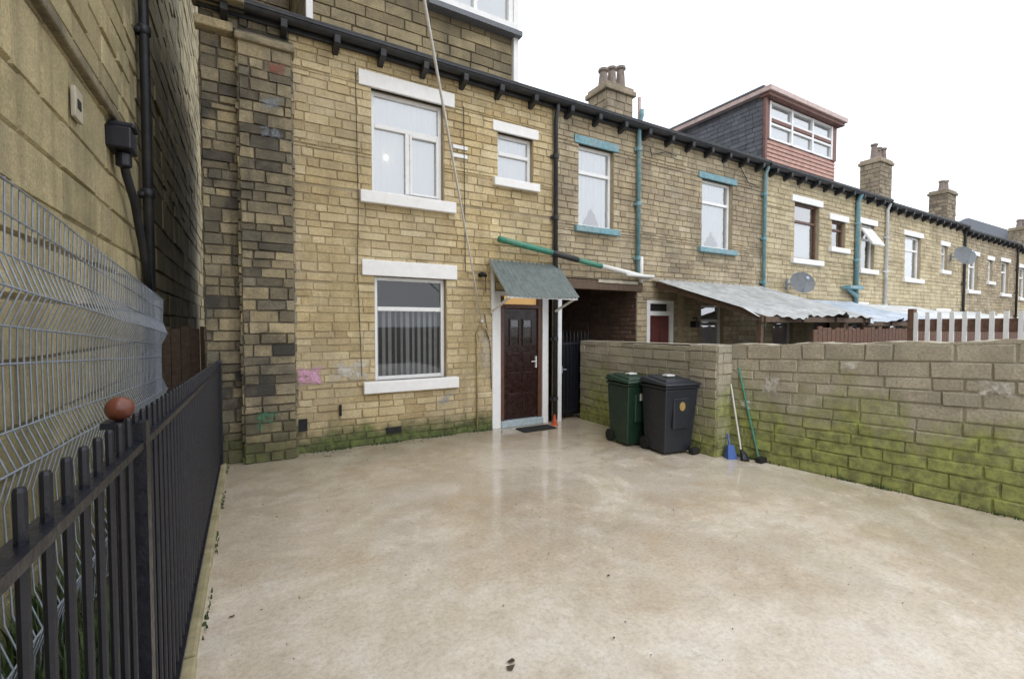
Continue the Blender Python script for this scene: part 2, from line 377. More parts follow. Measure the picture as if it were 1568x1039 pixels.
def chimney(par,x0,x1,y0,y1,z1,pots=3):
    b=B(); stonebox(b,x0,x1,y0,y1,5.5,z1,ch=(.16,.2),sl=(.25,.45),dep=.02,gap=.012); b.build('chimney_stack',M['chim'],par)
    b=B(); b.box(x0-.08,x1+.08,y0-.08,y1+.08,z1,z1+.13); b.box(x0-.03,x1+.03,y0-.03,y1+.03,z1+.13,z1+.22); b.build('chimney_cap',M['chim'],par,bevel=.02)
    b=B()
    for i in range(pots):
        x=x0+(x1-x0)*(i+.5)/pots; h=U(.35,.6); y=(y0+y1)/2+U(-.1,.1)
        b.tube([(x,y,z1+.2),(x,y,z1+.3),(x,y,z1+.2+h),(x,y,z1+.24+h),(x,y,z1+.3+h)],[.15,.13,.10,.14,.13],10)
    b.build('chimney_pots',M['terra'],par,smooth=False)
def wall(par,x0,x1,mat,holes,z1=GZ-.05,**k):
    b=B(); hh=[(h[0]-x0,h[1]-x0,h[2],h[3]) for h in holes]
    stones(b,(x0,FY,0),(1,0,0),(0,-1,0),x1-x0,0,z1,holes=hh,**k)
    b.build('front_wall',M[mat],par)
def pipe(par,x,z0,z1,mat='gut',r=.038,y=5.93):
    b=B(); b.tube([(x,5.87,z1+.02),(x,5.87,z1-.08),(x,y,z1-.22),(x,y,z0)],r,10)
    b.build('downpipe',M[mat],par,smooth=True)
    b=B(); z=z0+.3
    while z<z1-.2:
        b.tube([(x,y,z),(x,y,z+.06)],r*1.35,10); b.box(x-.07,x+.07,y+.02,y+.05,z,z+.05); z+=.95
    b.build('pipe_collars',M[mat],par)

# ------------------------------------------------------------ house 1
H1=empty('end_terrace_house')
w1=[(1.40,2.37,3.24,4.55),(1.42,2.40,.82,2.18),(3.22,3.83,3.70,4.38)]
door=(3.12,4.2,0.0,2.06)
wall(H1,.45,4.2,'h1',w1+[door],ch=(.078,.116),sl=(.13,.36),gap=.008,dep=.012,jit=.011)
window(H1,*w1[0],tr=4.12,ext=.16); window(H1,*w1[1],layout='H',tr=1.76,fill='blind',ext=.16,linh=.2,gl='glass')
window(H1,*w1[2],layout='H',tr=4.1,ext=.09,linh=.15,sillh=.12)
l=B(); l.tube([(1.62,6.138,3.73),(1.62,6.138,3.745),(1.62,6.138,3.775),(1.62,6.138,3.79)],[.01,.024,.024,.01],12); l.build('ceiling_lamp',M['lamp'],H1,smooth=True)
gutter(H1,-.42,4.2); roof(H1,-.4,4.2)
b=B(); k=dict(ch=(.08,.15),sl=(.12,.34),dep=.02,gap=.009,jit=.016)
stones(b,(-.4,5.97,0),(1,0,0),(0,-1,0),.36,0,4.95,**k)
stones(b,(-.04,5.97,0),(1,0,0),(0,-1,0),.50,4.55,4.97,**k)
stones(b,(-.4,13,0),(0,-1,0),(-1,0,0),7.03,0,6.2,ch=(.13,.17),sl=(.25,.45))
stones(b,(-.05,5.84,0),(1,0,0),(0,-1,0),.52,0,4.62,**k)
stones(b,(.47,5.84,0),(0,1,0),(1,0,0),.16,0,4.62,**k)
stones(b,(-.05,6.0,0),(0,-1,0),(-1,0,0),.16,0,4.62,**k)
b.build('stone_pier',M['pier'],H1)
b=B(); b.hexa([(-.08,5.79,4.62),(.51,5.79,4.62),(.51,6.0,4.62),(-.08,6.0,4.62),(-.08,5.79,4.68),(.51,5.79,4.68),(.51,6.0,4.84),(-.08,6.0,4.84)])
b.box(-.44,-.09,5.86,6.02,4.70,4.80); b.box(-.46,.02,5.72,6.05,4.96,5.12); b.box(-.42,.0,5.8,9.4,5.12,5.25)
b.build('pier_coping',M['pier'],H1,bevel=.015)
chimney(H1,.05,.72,9.0,10.0,8.6,2)
patch(H1,.48,.80,.80,1.06,'pink'); patch(H1,.8,1.42,.80,1.14,'white'); patch(H1,2.85,3.12,.75,1.6,'white'); patch(H1,2.25,2.55,.42,.62,'blue')
patch(H1,.5,1.35,1.1,2.8,'yellow'); patch(H1,2.5,3.1,.4,2.2,'yellow')
for (a0,a1,b0,b1,m) in ((.12,.40,3.9,4.12,'blue'),(.12,.42,3.6,3.78,'blue'),(.18,.44,4.32,4.48,'red'),(.0,.35,.3,.7,'green')): patch(H1,a0,a1,b0,b1,m,5.807)
b=B(); b.box(1.55,1.75,5.97,6.0,.12,.2); b.box(.47,.6,5.95,6.0,.28,.42); b.tube([(.98,5.975,.5),(.98,5.955,.56),(.98,5.96,.42)],.015,6); b.build('air_brick',M['rubber'],H1)
b=B(); b.box(2.5,2.72,5.96,5.985,4.0,4.05); b.box(2.5,2.72,5.96,5.985,3.88,3.93); b.build('wall_vent',M['white'],H1,bevel=.004)
b=B(); b.box(3.12,3.26,5.98,6.1,0,2.05); b.box(4.01,4.12,5.98,6.1,0,2.05); b.box(3.261,4.009,5.99,6.1,1.985,2.05); b.build('door_frame_white',M['white'],H1,bevel=.005)
b=B(); b.box(3.262,3.33,6.0,6.09,.1,1.98); b.box(3.94,4.008,6.0,6.09,.1,1.98); b.box(3.331,3.939,6.0,6.09,1.80,1.86); b.build('door_frame',M['brown'],H1,bevel=.004)
b=B(); b.box(3.335,3.935,6.03,6.075,.11,1.795)
for (pa,pb) in ((3.40,3.60),(3.67,3.87)):
    for (za,zb) in ((.2,.5),(.58,.82),(.9,1.12)):
        b.box(pa,pb,6.018,6.031,za,zb); 
b.box(3.5,3.77,6.016,6.031,1.06+.1,1.17)
b.build('door_leaf',M['mahog'],H1,bevel=.008)
b=B()
for (pa,pb) in ((3.45,3.59),(3.68,3.82)): b.box(pa,pb,6.02,6.034,1.25,1.62)
b.build('door_lights',M['glass'],H1)
b=B()
for (pa,pb) in ((3.45,3.59),(3.68,3.82)):
    b.box(pa-.02,pa,6.01,6.032,1.23,1.64); b.box(pb,pb+.02,6.01,6.032,1.23,1.64); b.box(pa,pb,6.01,6.032,1.62,1.64); b.box(pa,pb,6.01,6.032,1.23,1.25)
b.build('door_mouldings',M['mahog'],H1)
b=B(); b.box(3.89,3.915,6.0,6.03,.88,1.06); b.tube([(3.9,5.98,.98),(3.8,5.98,.98)],.01); b.tube([(3.9,6.02,.98),(3.9,5.98,.98)],.01); b.build('door_handle',M['rope'],H1,bevel=.004)
b=B(); b.box(3.33,3.94,6.07,6.08,1.86,1.985); b.build('transom_light',M['warm'],H1)
b=B(); b.box(3.26,4.01,5.95,6.2,.0,.1); b.build('door_step',M['step'],H1,bevel=.01)
b=B(); b.box(3.1,4.2,6.1,6.3,0,2.1); b.build('hall_dark',M['dark'],H1)
b=B(); b.box(4.27,4.345,5.93,6.05,0,2.1); b.build('white_post',M['white'],H1,bevel=.005)
pipe(H1,4.21,0.05,GZ-.05,'gut',.035,5.92)
# dormer 1
b=B(); stones(b,(.75,6.5,0),(1,0,0),(0,-1,0),3.0,5.2,7.4,holes=[(1.7,3.0,6.3,7.5)],ch=(.15,.2),sl=(.25,.55),dep=.018,gap=.010)
stones(b,(.75,9.4,0),(0,-1,0),(-1,0,0),2.9,5.2,7.6,ch=(.17,.2),sl=(.3,.55))
stones(b,(3.75,6.5,0),(0,1,0),(1,0,0),2.9,5.2,7.6,ch=(.17,.2),sl=(.3,.55))
b.build('dormer_walls',M['dormer'],H1)
b=B(); b.box(3.74,3.83,6.42,6.52,5.3,7.6); b.box(2.42,3.80,6.36,6.55,6.2,6.3); b.box(2.42,2.50,6.44,6.56,6.301,7.5); b.box(3.05,3.11,6.44,6.56,6.301,7.5); b.box(3.66,3.738,6.44,6.56,6.301,7.5)
b.box(2.5,3.66,6.45,6.55,6.302,6.36); b.box(.70,.78,6.42,6.52,5.3,7.6)
b.build('dormer_window_frame',M['white'],H1,bevel=.005)
b=B(); b.quad((2.45,6.5,6.3),(3.75,6.5,6.3),(3.75,6.5,7.5),(2.45,6.5,7.5)); b.build('dormer_glass',M['glassb'],H1)
b=B(); b.box(2.46,3.72,6.53,6.54,6.3,7.5); b.build('dormer_blind',M['net'],H1)
b=B(); b.box(.6,3.95,6.25,9.5,7.5,7.66); b.build('dormer_roof',M['gut'],H1)
b=B(); b.box(2.3,3.85,6.33,6.5,6.12,6.195); b.build('dormer_sill_lead',M['slate'],H1)
# canopy over door
C=empty('door_canopy')
b=B(); n=92
for i in range(n):
    xa=3.04+1.22*i/n; xb=3.04+1.22*(i+1)/n; f=lambda x:.011*math.sin((x-3.04)*2*math.pi/.075)
    sag=lambda x:-.02*math.sin((x-3.04)/1.22*math.pi)
    b.quad((xa,5.38,1.95+f(xa)+sag(xa)),(xb,5.38,1.95+f(xb)+sag(xb)),(xb,5.95,2.5+f(xb)),(xa,5.95,2.5+f(xa)))
b.build('canopy_sheet',M['canopy'],C,smooth=True)
b=B(); b.box(3.06,4.24,5.9,5.95,2.38,2.44); b.box(3.05,4.25,5.41,5.435,1.915,1.945)
for x in(3.1,4.2): b.tube([(x,5.94,1.75),(x,5.42,1.93)],.02,6); b.tube([(x,5.94,2.4),(x,5.42,1.93)],.02,6)
b.box(3.08,3.13,5.93,5.965,1.72,2.4)
b.build('canopy_brackets',M['white'],C)
G=empty('overflow_gutter_pipe')
b=B(); b.tube([(3.16,5.86,2.79),(4.1,5.86,2.665)],.045,10); b.tube([(4.6,5.86,2.59),(5.1,5.86,2.52)],.042,10); b.build('green_section',M['green'],G,smooth=True)
b=B(); b.tube([(4.1,5.86,2.665),(4.6,5.86,2.59)],.047,10); b.build('dark_section',M['gut'],G,smooth=True)
b=B(); b.tube([(5.1,5.86,2.52),(6.2,5.86,2.38)],.042,10); b.tube([(5.6,5.8,2.40),(6.25,5.8,2.40)],.03,8);b.tube([(6.05,5.9,2.75),(6.05,5.9,2.3)],.035,8); b.build('white_section',M['rope'],G,smooth=True)
Wl=empty('washing_line'); b=B(); b.tube([(2.93,5.96,1.6),(2.35,5.09,2.393),(1.18,3.36,3.98),(.30,2.05,5.18)],[.008,.010,.013,.013],8); b.tube([(2.93,5.99,1.6),(2.93,5.93,1.6)],.02,8); b.build('line',M['rope'],Wl,smooth=True)
Cb=empty('wall_cable'); b=B(); b.tube([(2.86,5.965,.05),(2.86,5.965,1.3),(2.85,5.96,1.42),(2.9,5.95,1.55),(3.0,5.955,1.5),(3.05,5.96,1.35)],.014,7); b.build('cable',M['cable'],Cb,smooth=True)
b=B(); b.tube([(2.66,5.96,4.6),(2.68,5.96,2.3),(2.75,5.96,2.28),(3.0,5.96,2.3),(3.0,5.96,2.02)],.006,5); b.tube([(2.98,5.96,1.7),(3.07,5.96,1.25),(3.09,5.96,.6)],.006,5); b.tube([(1.2,5.96,4.8),(1.22,5.96,3.0),(1.2,5.96,2.3),(1.24,5.955,.9)],.005,5); b.build('cable_dark',M['gut'],Cb)
Cm=empty('security_camera'); b=B(); b.tube([(2.92,5.98,2.27),(2.92,5.9,2.27)],.035,10); b.tube([(2.92,5.92,2.27),(2.96,5.86,2.25)],[.03,.028],10); b.build('camera_body',M['rubber'],Cm)

# ------------------------------------------------------------ house 2
H2=empty('terraced_house')
w2=[(4.72,5.47,3.17,4.50),(7.78,8.73,3.08,4.43)]
d2=(6.3,7.0,0,2.0); w2b=(7.8,8.5,.95,1.95)
wall(H2,4.2,9.77,'h2',w2+[(4.35,6.05,0,2.32),d2,w2b],ch=(.08,.116),sl=(.14,.36),gap=.008)
window(H2,*w2[0],lintel='teal',fill='lace',layout='H',ext=.1,linh=.13,sillh=.1)
window(H2,*w2[1],lintel='teal',fill='lace',layout='H',ext=.12,linh=.12,sillh=.1)
window(H2,*w2b,lintel='reveal',fill='net',layout='H')
gutter(H2,4.2,9.77); roof(H2,4.2,9.77); chimney(H2,8.05,8.95,9.1,9.8,7.58,3)
pipe(H2,6.0,2.4,GZ+.25,'teal'); pipe(H2,9.77,1.2,GZ,'teal')
b=B(); b.tube([(6.0,5.93,GZ-.02),(6.0,5.93,GZ+.5)],.03,8); b.build('vent_pipe',M['pinkl'],H2)
b=B()
stones(b,(6.05,12,0),(0,-1,0),(-1,0,0),6.0,0,2.32,ch=(.075,.085),sl=(.15,.24))
stones(b,(4.35,6,0),(0,1,0),(1,0,0),6.0,0,2.32,ch=(.075,.085),sl=(.15,.24)); b.build('passage_walls',M['redbrick'],H2)
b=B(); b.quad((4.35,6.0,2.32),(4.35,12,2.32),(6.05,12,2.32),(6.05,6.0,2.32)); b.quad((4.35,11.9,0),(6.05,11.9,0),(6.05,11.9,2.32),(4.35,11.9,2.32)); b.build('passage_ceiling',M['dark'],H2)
b=B(); b.box(4.35,6.15,5.95,6.06,2.14,2.30); b.build('passage_lintel',M['timber'],H2,bevel=.01)
b=B(); b.box(5.1,6.0,5.93,5.949,2.26,2.31); b.build('passage_fascia',M['cream'],H2)
b=B(); b.box(6.3,6.38,5.99,6.1,0,2.0); b.box(6.92,7.0,5.99,6.1,0,2.0); b.box(6.381,6.919,5.99,6.1,1.72,1.80); b.box(6.381,6.919,5.99,6.1,1.94,2.0); b.build('door_frame',M['white'],H2)
b=B(); b.box(6.381,6.919,6.03,6.08,0,1.72)
for xa in(6.44,6.68): b.box(xa,xa+.18,6.015,6.031,1.0,1.5)
b.build('door_leaf',plain('red_door',(.12,.03,.025),.4),H2,bevel=.006)
b=B(); b.box(6.38,6.92,6.09,6.1,1.8,1.94); b.build('door_light',M['dark'],H2)
b=B(); b.box(7.12,7.28,5.975,6.0,.2,2.25,(.9,0,.1)); b.build('stone_jamb',M['reveal'],H2,bevel=.01)
b=B(); b.box(7.45,7.57,5.84,5.97,1.5,1.62); b.tube([(7.51,5.97,1.68),(7.51,5.87,1.68),(7.51,5.87,1.62)],.015,6); b.build('wall_lantern',M['black'],H2,bevel=.01)
b=B(); b.tube([(6.3,5.955,4.72),(6.34,5.955,4.6),(6.7,5.955,4.72),(7.0,5.955,4.7)],.008,5); b.tube([(8.9,5.955,4.85),(9.2,5.955,4.55),(9.6,5.95,4.5)],.008,5); b.build('cables',M['gut'],H2)

Gt=empty('iron_gate'); b=B()
for i in range(9):
    x=4.38+i*.075; b.tube([(x,6.05,.05),(x,6.05,1.38),(x,6.05,1.45)],[.011,.011,.002],6)
b.box(4.36,5.02,6.04,6.06,1.22,1.26); b.box(4.36,5.02,6.04,6.06,.1,.14); b.box(4.37,5.01,6.063,6.073,.06,1.24); b.box(4.36,4.39,6.03,6.07,0,2.1)
b.build('gate_bars',M['black'],Gt); b=B(); b.tube([(4.42,6.02,.82),(4.5,6.02,.82)],.012,6); b.box(4.40,4.43,6.02,6.04,.76,.88); b.build('gate_handle',M['galv'],Gt)

# ------------------------------------------------------------ further houses
def far_house(x0,x1,wins,mat,chim=None,gm='gut',pm='gut',dz=0.0):
    H=empty('terraced_house'); low=[]
    low=[(x0+.5,x0+1.3,.9,2.0),(x0+2.2,x0+2.95,0,2.0),(x0+3.9,x0+4.8,.9,2.0)]
    wall(H,x0,x1,mat,[w[:4] for w in wins]+low,ch=(.1,.125),sl=(.2,.42),gap=.009)
    for w in wins: window(H,*w[:4],frame=w[4],lintel=w[5],fill=w[6],layout='H',ext=.14,linh=.15,sillh=.12)
    window(H,*low[0],lintel='wpaint',fill='net',layout='H'); window(H,*low[2],lintel='wpaint',fill='net',layout='H')
    b=B(); b.box(low[1][0],low[1][1],6.05,6.1,0,2.0); b.build('door_leaf',M['brown'],H)
    gutter(H,x0,x1,gm); roof(H,x0,x1)
    if chim: chimney(H,*chim)
    pipe(H,x1,1.8,GZ,pm)
    H.location.z=dz
    return H
H3=far_house(9.77,15.6,[(11.05,12.12,3.13,4.44,'brown','wpaint','tan'),(12.73,13.4,3.53,4.21,'brown','wpaint','none'),(14.26,15.0,3.08,4.29,'white','wpaint','none')],'h3',pm='sheetw',dz=-.03)
pipe(H3,13.9,2.0,GZ,'teal',.055)
b=B(); b.box(13.2,13.9,5.75,5.95,2.5,2.58); b.tube([(13.3,5.9,2.55),(13.9,5.9,2.3)],.05,8); b.build('teal_waste_pipe',M['teal'],H3)
b=B(); b.hexa([(14.3,5.72,3.72),(14.95,5.72,3.72),(14.95,5.76,3.7),(14.3,5.76,3.7),(14.3,6.02,4.2),(14.95,6.02,4.2),(14.95,6.05,4.18),(14.3,6.05,4.18)]); b.build('open_casement',M['white'],H3)
DX=14.05
b=B(); stones(b,(10.75,9.35,0),(0,-1,0),(-1,0,0),2.75,5.1,7.10,ch=(.11,.12),sl=(.18,.22),dep=.01,gap=.003,jit=.002)
stones(b,(DX,6.6,0),(0,1,0),(1,0,0),2.75,5.1,7.10,ch=(.11,.12),sl=(.18,.22),dep=.01,gap=.003); b.build('dormer_cheeks',M['slate'],H3)
b=B()
for i in range(9): b.hexa([(10.75,6.57,5.15+i*.1),(DX,6.57,5.15+i*.1),(DX,6.62,5.15+i*.1),(10.75,6.62,5.15+i*.1),(10.75,6.59,5.247+i*.1),(DX,6.59,5.247+i*.1),(DX,6.62,5.247+i*.1),(10.75,6.62,5.247+i*.1)])
b.build('dormer_cladding',M['pink'],H3)
b=B(); b.box(10.74,10.92,6.55,6.62,6.05,6.97); b.box(DX-.2,DX+.01,6.55,6.62,6.05,6.97); b.box(10.65,DX+.1,6.40,6.62,6.97,7.05); b.box(10.921,DX-.201,6.552,6.618,6.48,6.56); b.box(10.68,10.76,6.5,6.56,5.15,7.0)
b.build('dormer_timber',M['dbrown'],H3)
b=B(); b.box(10.6,DX+.15,6.34,9.5,7.05,7.17); b.build('dormer_fascia',M['pinkl'],H3,bevel=.01)
b=B(); b.box(10.58,DX+.1,6.5,9.45,7.172,7.21); b.build('dormer_flat_roof',M['slate'],H3)
b=B()
for x in (10.921,11.86,12.82,DX-.271): b.box(x,x+.07,6.545,6.62,6.06,6.95)
for z in (6.06,6.40,6.561,6.90): b.box(10.99,DX-.28,6.555,6.615,z,z+.05)
b.build('dormer_window_frame',M['white'],H3)
b=B(); b.quad((10.95,6.6,6.06),(DX-.25,6.6,6.06),(DX-.25,6.6,6.96),(10.95,6.6,6.96)); b.build('dormer_glass',M['glassb'],H3)
b=B(); b.box(10.95,DX-.2,6.64,6.65,6.0,6.98); b.build('dormer_blind',M['net'],H3)

far_house(15.6,21.5,[(16.95,18.06,3.05,4.32,'white','wpaint','net'),(19.7,20.2,3.45,4.25,'white','wpaint','net')],'h3',pm='gut',chim=(23.1,24.2,9.1,9.8,8.5,4),dz=-.11)
x=21.5; i=0
while x<62:
    c=(30.4,31.5,9.1,9.8,8.45,3) if i==1 else ((x+4.6,x+5.6,9.1,9.9,8.2,3) if i>2 else None)
    far_house(x,x+5.8,[(x+.6,x+1.5,3.0,4.25,'white','wpaint','net'),(x+2.6,x+3.1,3.4,4.2,'white','wpaint','net'),(x+4.1,x+5.0,3.0,4.25,'brown' if i%2 else 'white','wpaint','lace')],'h3' if i%2 else 'h2',chim=c,dz=-.22-.1*i)
    x+=5.8; i+=1
Hx=empty('distant_house'); b=B(); b.box(44,70,9,16,0,7.0); b.build('walls',M['reveal'],Hx)
b=B(); b.hexa([(43.5,8.6,7.0),(70,8.6,7.0),(70,16.5,7.0),(43.5,16.5,7.0),(45.5,12.4,9.3),(70,12.4,9.3),(70,12.6,9.3),(45.5,12.6,9.3)],(.3,0,.2)); b.build('roof',M['slate'],Hx)

def dish(x,z,r=.3,y=5.65):
    D=empty('satellite_dish'); b=B(); n=18; c=Vector((x,y,z)); nd=Vector((-.55,-.75,.35)).normalized(); e1=nd.cross(Vector((0,0,1))).normalized(); e2=nd.cross(e1)
    rings=[]
    for k in range(5):
        rr=r*k/4; rings.append([c+nd*(.16*(k/4)**2*r)+e1*rr*math.cos(2*math.pi*j/n)+e2*rr*math.sin(2*math.pi*j/n) for j in range(n)])
    for k in range(4):
        for j in range(n): b.quad(rings[k][j],rings[k][(j+1)%n],rings[k+1][(j+1)%n],rings[k+1][j])
    b.build('dish',M['dishg'],D,smooth=True)
    b=B(); b.tube([c-e2*r*-.9,c+nd*r*.9],.012,6); b.tube([c+nd*r*.85,c+nd*r*1.05],.035,8); b.tube([c,(x,5.97,z)],.02,6); b.tube([(x,5.97,z-.12),(x,5.97,z+.12)],.03,6); b.build('arm_and_bracket',M['galv'],D)
dish(10.75,2.48,.26); dish(20.4,3.8,.33); dish(33,3.4,.36)

def leanto(x0,x1,yr,yf,zr,zf,mat,wav=.015,rag=0.0):
    E=empty('lean_to_canopy'); b=B(); nx=int((x1-x0)/.035); ny=6
    def P(i,j):
        x=x0+(x1-x0)*i/nx; t=j/ny
        y=yr+(yf-yr)*t; z=zr+(zf-zr)*t+wav*math.sin(i*1.3)+.03*math.sin(x*2.1+t*3)*t - (.03*math.sin(t*math.pi))
        if j==ny: y+= rag*math.sin(x*5)*.1; z-=rag*.06*abs(math.sin(x*3.7))
        return (x,y,z)
    for i in range(nx):
        for j in range(ny): b.quad(P(i,j),P(i,j+1),P(i+1,j+1),P(i+1,j))
    b.build('sheets',M[mat],E,smooth=True)
    b=B(); b.box(x0,x1,yf+.05,yf+.1,zf-.13,zf-.05)
    x=x0+.05
    while x<x1:
        b.hexa([(x,yf+.02,zf-.12),(x+.05,yf+.02,zf-.12),(x+.05,yr-.02,zr-.14),(x,yr-.02,zr-.14),(x,yf+.02,zf-.05),(x+.05,yf+.02,zf-.05),(x+.05,yr-.02,zr-.06),(x,yr-.02,zr-.06)]); x+=1.0
    x=x0+.06
    while x<x1: b.box(x,x+.07,yf+.1,yf+.17,0,zf-.1); x+=2.4
    b.build('timber_frame',M['timber'],E)
leanto(6.4,9.7,5.95,3.85,2.38,1.72,'sheetg',rag=1)
leanto(9.85,13.6,5.95,4.0,2.15,1.66,'tarp',.008,1)
leanto(13.7,17.5,5.95,3.9,2.1,1.62,'sheetw',rag=1)
leanto(17.8,22.5,5.95,3.6,2.0,1.55,'sheetw')
F=empty('timber_fence'); b=B(); x=7.0
while x<20: 
    b.box(x,x+.11,3.5,3.52,0,1.5+U(-.03,.03)); x+=.125
b.box(7,20,3.52,3.56,1.2,1.28); b.build('fence_boards',M['fencew'],F)

# ------------------------------------------------------------ yard walls
Y=empty('yard_wall'); b=B()
A=Vector((4.98,3.42,0)); E2=Vector((5.80,-2.4,0)); dv=E2-A; L=dv.length; d=dv.normalized()
N=Vector((d.y,-d.x,0)); N=N if N.x<0 else -N
stones(b,A,d,N,L,0,1.30,zs=lambda u:1+.037*u,ch=(.10,.135),sl=(.16,.44),dep=.012,gap=.007,jit=.016,inset=.009)
Bk=A-N*.22
stones(b,Bk+d*L,-d,-N,L,0,1.30,zs=lambda u:1+.037*(L-u),ch=(.105,.13),sl=(.26,.46))
# rough uneven top bed of the wall
nt_=60
for i in range(nt_):
    ua,ub=L*i/nt_,L*(i+1)/nt_
    def TP(u,n,o=0): 
        q=A+d*u-N*n; return (q.x,q.y,1.30*(1+.037*u)+.012+.010*math.sin(u*9)+.008*math.sin(u*23+n*20))
    b.quad(TP(ua,-.006),TP(ub,-.006),TP(ub,.11),TP(ua,.11),col=(.3,0,.3)); b.quad(TP(ua,.11),TP(ub,.11),TP(ub,.226),TP(ua,.226),col=(.5,0,.3))
    fa,fb=A+d*ua+N*.006,A+d*ub+N*.006
    b.quad((fa.x,fa.y,1.30*(1+.037*ua)-.01),(fb.x,fb.y,1.30*(1+.037*ub)-.01),TP(ub,-.006),TP(ua,-.006),col=(.3,0,.3))
b.build('side_wall',M['yard'],Y)
for (t0,t1,z0_,z1_) in ((.35,.6,.75,1.0),(2.05,2.35,.95,1.12),(1.1,1.3,1.1,1.2),(.1,.3,.55,.7)):
    b=B(); p0=A+d*t0+N*.024; p1=A+d*t1+N*.024
    b.quad((p0.x,p0.y,z0_),(p1.x,p1.y,z0_),(p1.x,p1.y,z1_),(p0.x,p0.y,z1_)); b.build('paint_mark',D_['white'],Y)
b=B(); kk=dict(ch=(.10,.135),sl=(.16,.38),dep=.011,gap=.007,jit=.014)
stones(b,(4.74,3.62,0),(1,0,0),(0,-1,0),.22,0,1.31,**kk)
stones(b,(4.74,3.62+2.33,0),(0,-1,0),(-1,0,0),2.33,0,1.29,**kk)
b.quad((4.74,3.62,1.31),(4.96,3.62,1.31),(4.96,5.95,1.29),(4.74,5.95,1.29),col=(.3,0,.3))
stonebox(b,4.72,4.98,3.40,3.78,0,1.315,**kk); 
b.box(4.96,4.965,3.6,5.95,0,1.29)
b.build('return_wall_and_pier',M['yard'],Y)
WR=empty('white_picket_fence'); b=B()
for i in range(16):
    y=3.0-i*.14; b.hexa([(9,y,.3),(9.03,y,.3),(9.03,y+.05,.3),(9,y+.05,.3),(9,y,1.74),(9.03,y,1.74),(9.03,y+.05,1.74),(9,y+.05,1.74)])
b.box(9.031,9.06,.6,3.1,.6,.66); b.build('pickets',M['white'],WR)
b=B(); b.box(9.0,9.12,3.05,3.13,0,1.8); b.box(9.031,9.06,.6,3.1,1.45,1.64); b.build('post_and_rail',M['fencew'],WR,bevel=.01)

# ------------------------------------------------------------ left building
LB=empty('neighbouring_stone_building'); b=B()
stones(b,(-1.0,-3,0),(0,1,0),(1,0,0),29,0,3.25,ch=(.22,.34),sl=(.35,.95),dep=.022,gap=.012,inset=.012,jit=.014)
stones(b,(-1.0,-3,0),(0,1,0),(1,0,0),29,3.25,11,ch=(.16,.28),sl=(.3,.8),dep=.022,gap=.012,inset=.012,jit=.014)
b.box(-8,-1.02,-3,26,0,11); b.build('side_wall',M['big'],LB)
b=B(); b.box(-1.0,-.93,-3,5.35,3.28,3.36); b.build('string_course',M['pier'],LB,bevel=.015)
b=B(); b.tube([(-.9,6.2,.3),(-.9,6.2,11)],.045,10)
for z in (1.2,2.9,4.6,6.3): b.tube([(-.9,6.2,z),(-.9,6.2,z+.09)],.06,10); b.box(-1,-.88,6.15,6.25,z,z+.05)
b.tube([(-.92,5.1,3.1),(-.9,5.2,2.85),(-.9,5.5,2.7),(-.9,5.9,2.25),(-.9,6.1,1.9)],.035,8)
b.build('downpipe',M['gut'],LB,smooth=True)
b=B(); b.box(-1,-.82,4.95,5.2,3.02,3.2); b.box(-.98,-.8,4.98,5.16,3.2,3.25); b.tube([(-.9,5.1,3.02),(-.9,5.1,2.9)],.06,8); b.build('floodlight',M['black'],LB,bevel=.015)
b=B(); b.box(-.97,-.945,4.02,4.18,2.9,3.1); b.build('wall_plaque',M['cream'],LB,bevel=.005)
b=B(); b.box(-.944,-.94,4.06,4.13,2.97,3.03); b.build('plaque_centre',M['rubber'],LB)
TG=empty('timber_gate'); b=B()
for i in range(6): b.box(-.98+i*.095,-.98+i*.095+.088,6.7,6.73,0,1.5+.03*(i%2))
b.build('boards',M['timber'],TG)

MF=empty('wire_mesh_fence'); b=B()
def prof(z):
    o=0
    for zc,am in ((.35,.04),(.95,.04),(1.55,.045)):
        o+=am*max(0,1-abs(z-zc)/.12)
    return o+.015*math.sin(z*4)
zz=[.02,.23,.35,.47,.83,.95,1.07,1.3,1.43,1.49,1.55,1.61,1.67,1.92]
hf=lambda y:1.085-.04*(y-2.28)
y=0.3
while y<5.85:
    b.tube([(-.76+prof(z),y+.012*math.sin(z*3+y*2),z*hf(y)) for z in zz],.0034,4,cap=False); y+=.062
for z in (.06,.35,.6,.95,1.07,1.3,1.43,1.55,1.67,1.80,1.91):
    ptsz=[(-.757+prof(z)+.006*math.sin(yy*4+z*5),yy,z*hf(yy)) for yy in [0.3+.37*q for q in range(16)]]
    b.tube(ptsz,.0046,4,cap=False)
b.build('mesh',M['galv'],MF,smooth=True)
b=B()
for y in (.3,5.86): b.box(-.82,-.78,y-.02,y+.02,0,1.8)
b.build('posts',M['galv'],MF)

RL=empty('iron_railings'); b=B(); 
rail=lambda y:1.275-.031*y
y=-1.2; i=0
while y<5.8:
    h=rail(y)
    b.tube([(-.28,y,.06),(-.28,y,h+.07),(-.28,y,h+.076)],[.0085,.0085,.0065],8); y+=.095
b.hexa([(-.30,-1.3,rail(-1.3)-.024),(-.26,-1.3,rail(-1.3)-.024),(-.26,5.85,rail(5.85)-.024),(-.30,5.85,rail(5.85)-.024),(-.30,-1.3,rail(-1.3)-.004),(-.26,-1.3,rail(-1.3)-.004),(-.26,5.85,rail(5.85)-.004),(-.30,5.85,rail(5.85)-.004)])
b.box(-.30,-.26,-1.3,5.85,.12,.14)
for y in (1.66,5.83): b.box(-.31,-.255,y-.027,y+.027,0,rail(y)+.05)
b.box(-.36,-.305,1.715,1.77,0,1.25); b.box(-.37,-.295,1.705,1.78,1.25,1.268)
b.tube([(-.28,5.83,rail(5.83)+.05),(-.28,5.83,rail(5.83)+.07)],[.035,.02],8)
b.build('bars_and_rails',M['black'],RL)
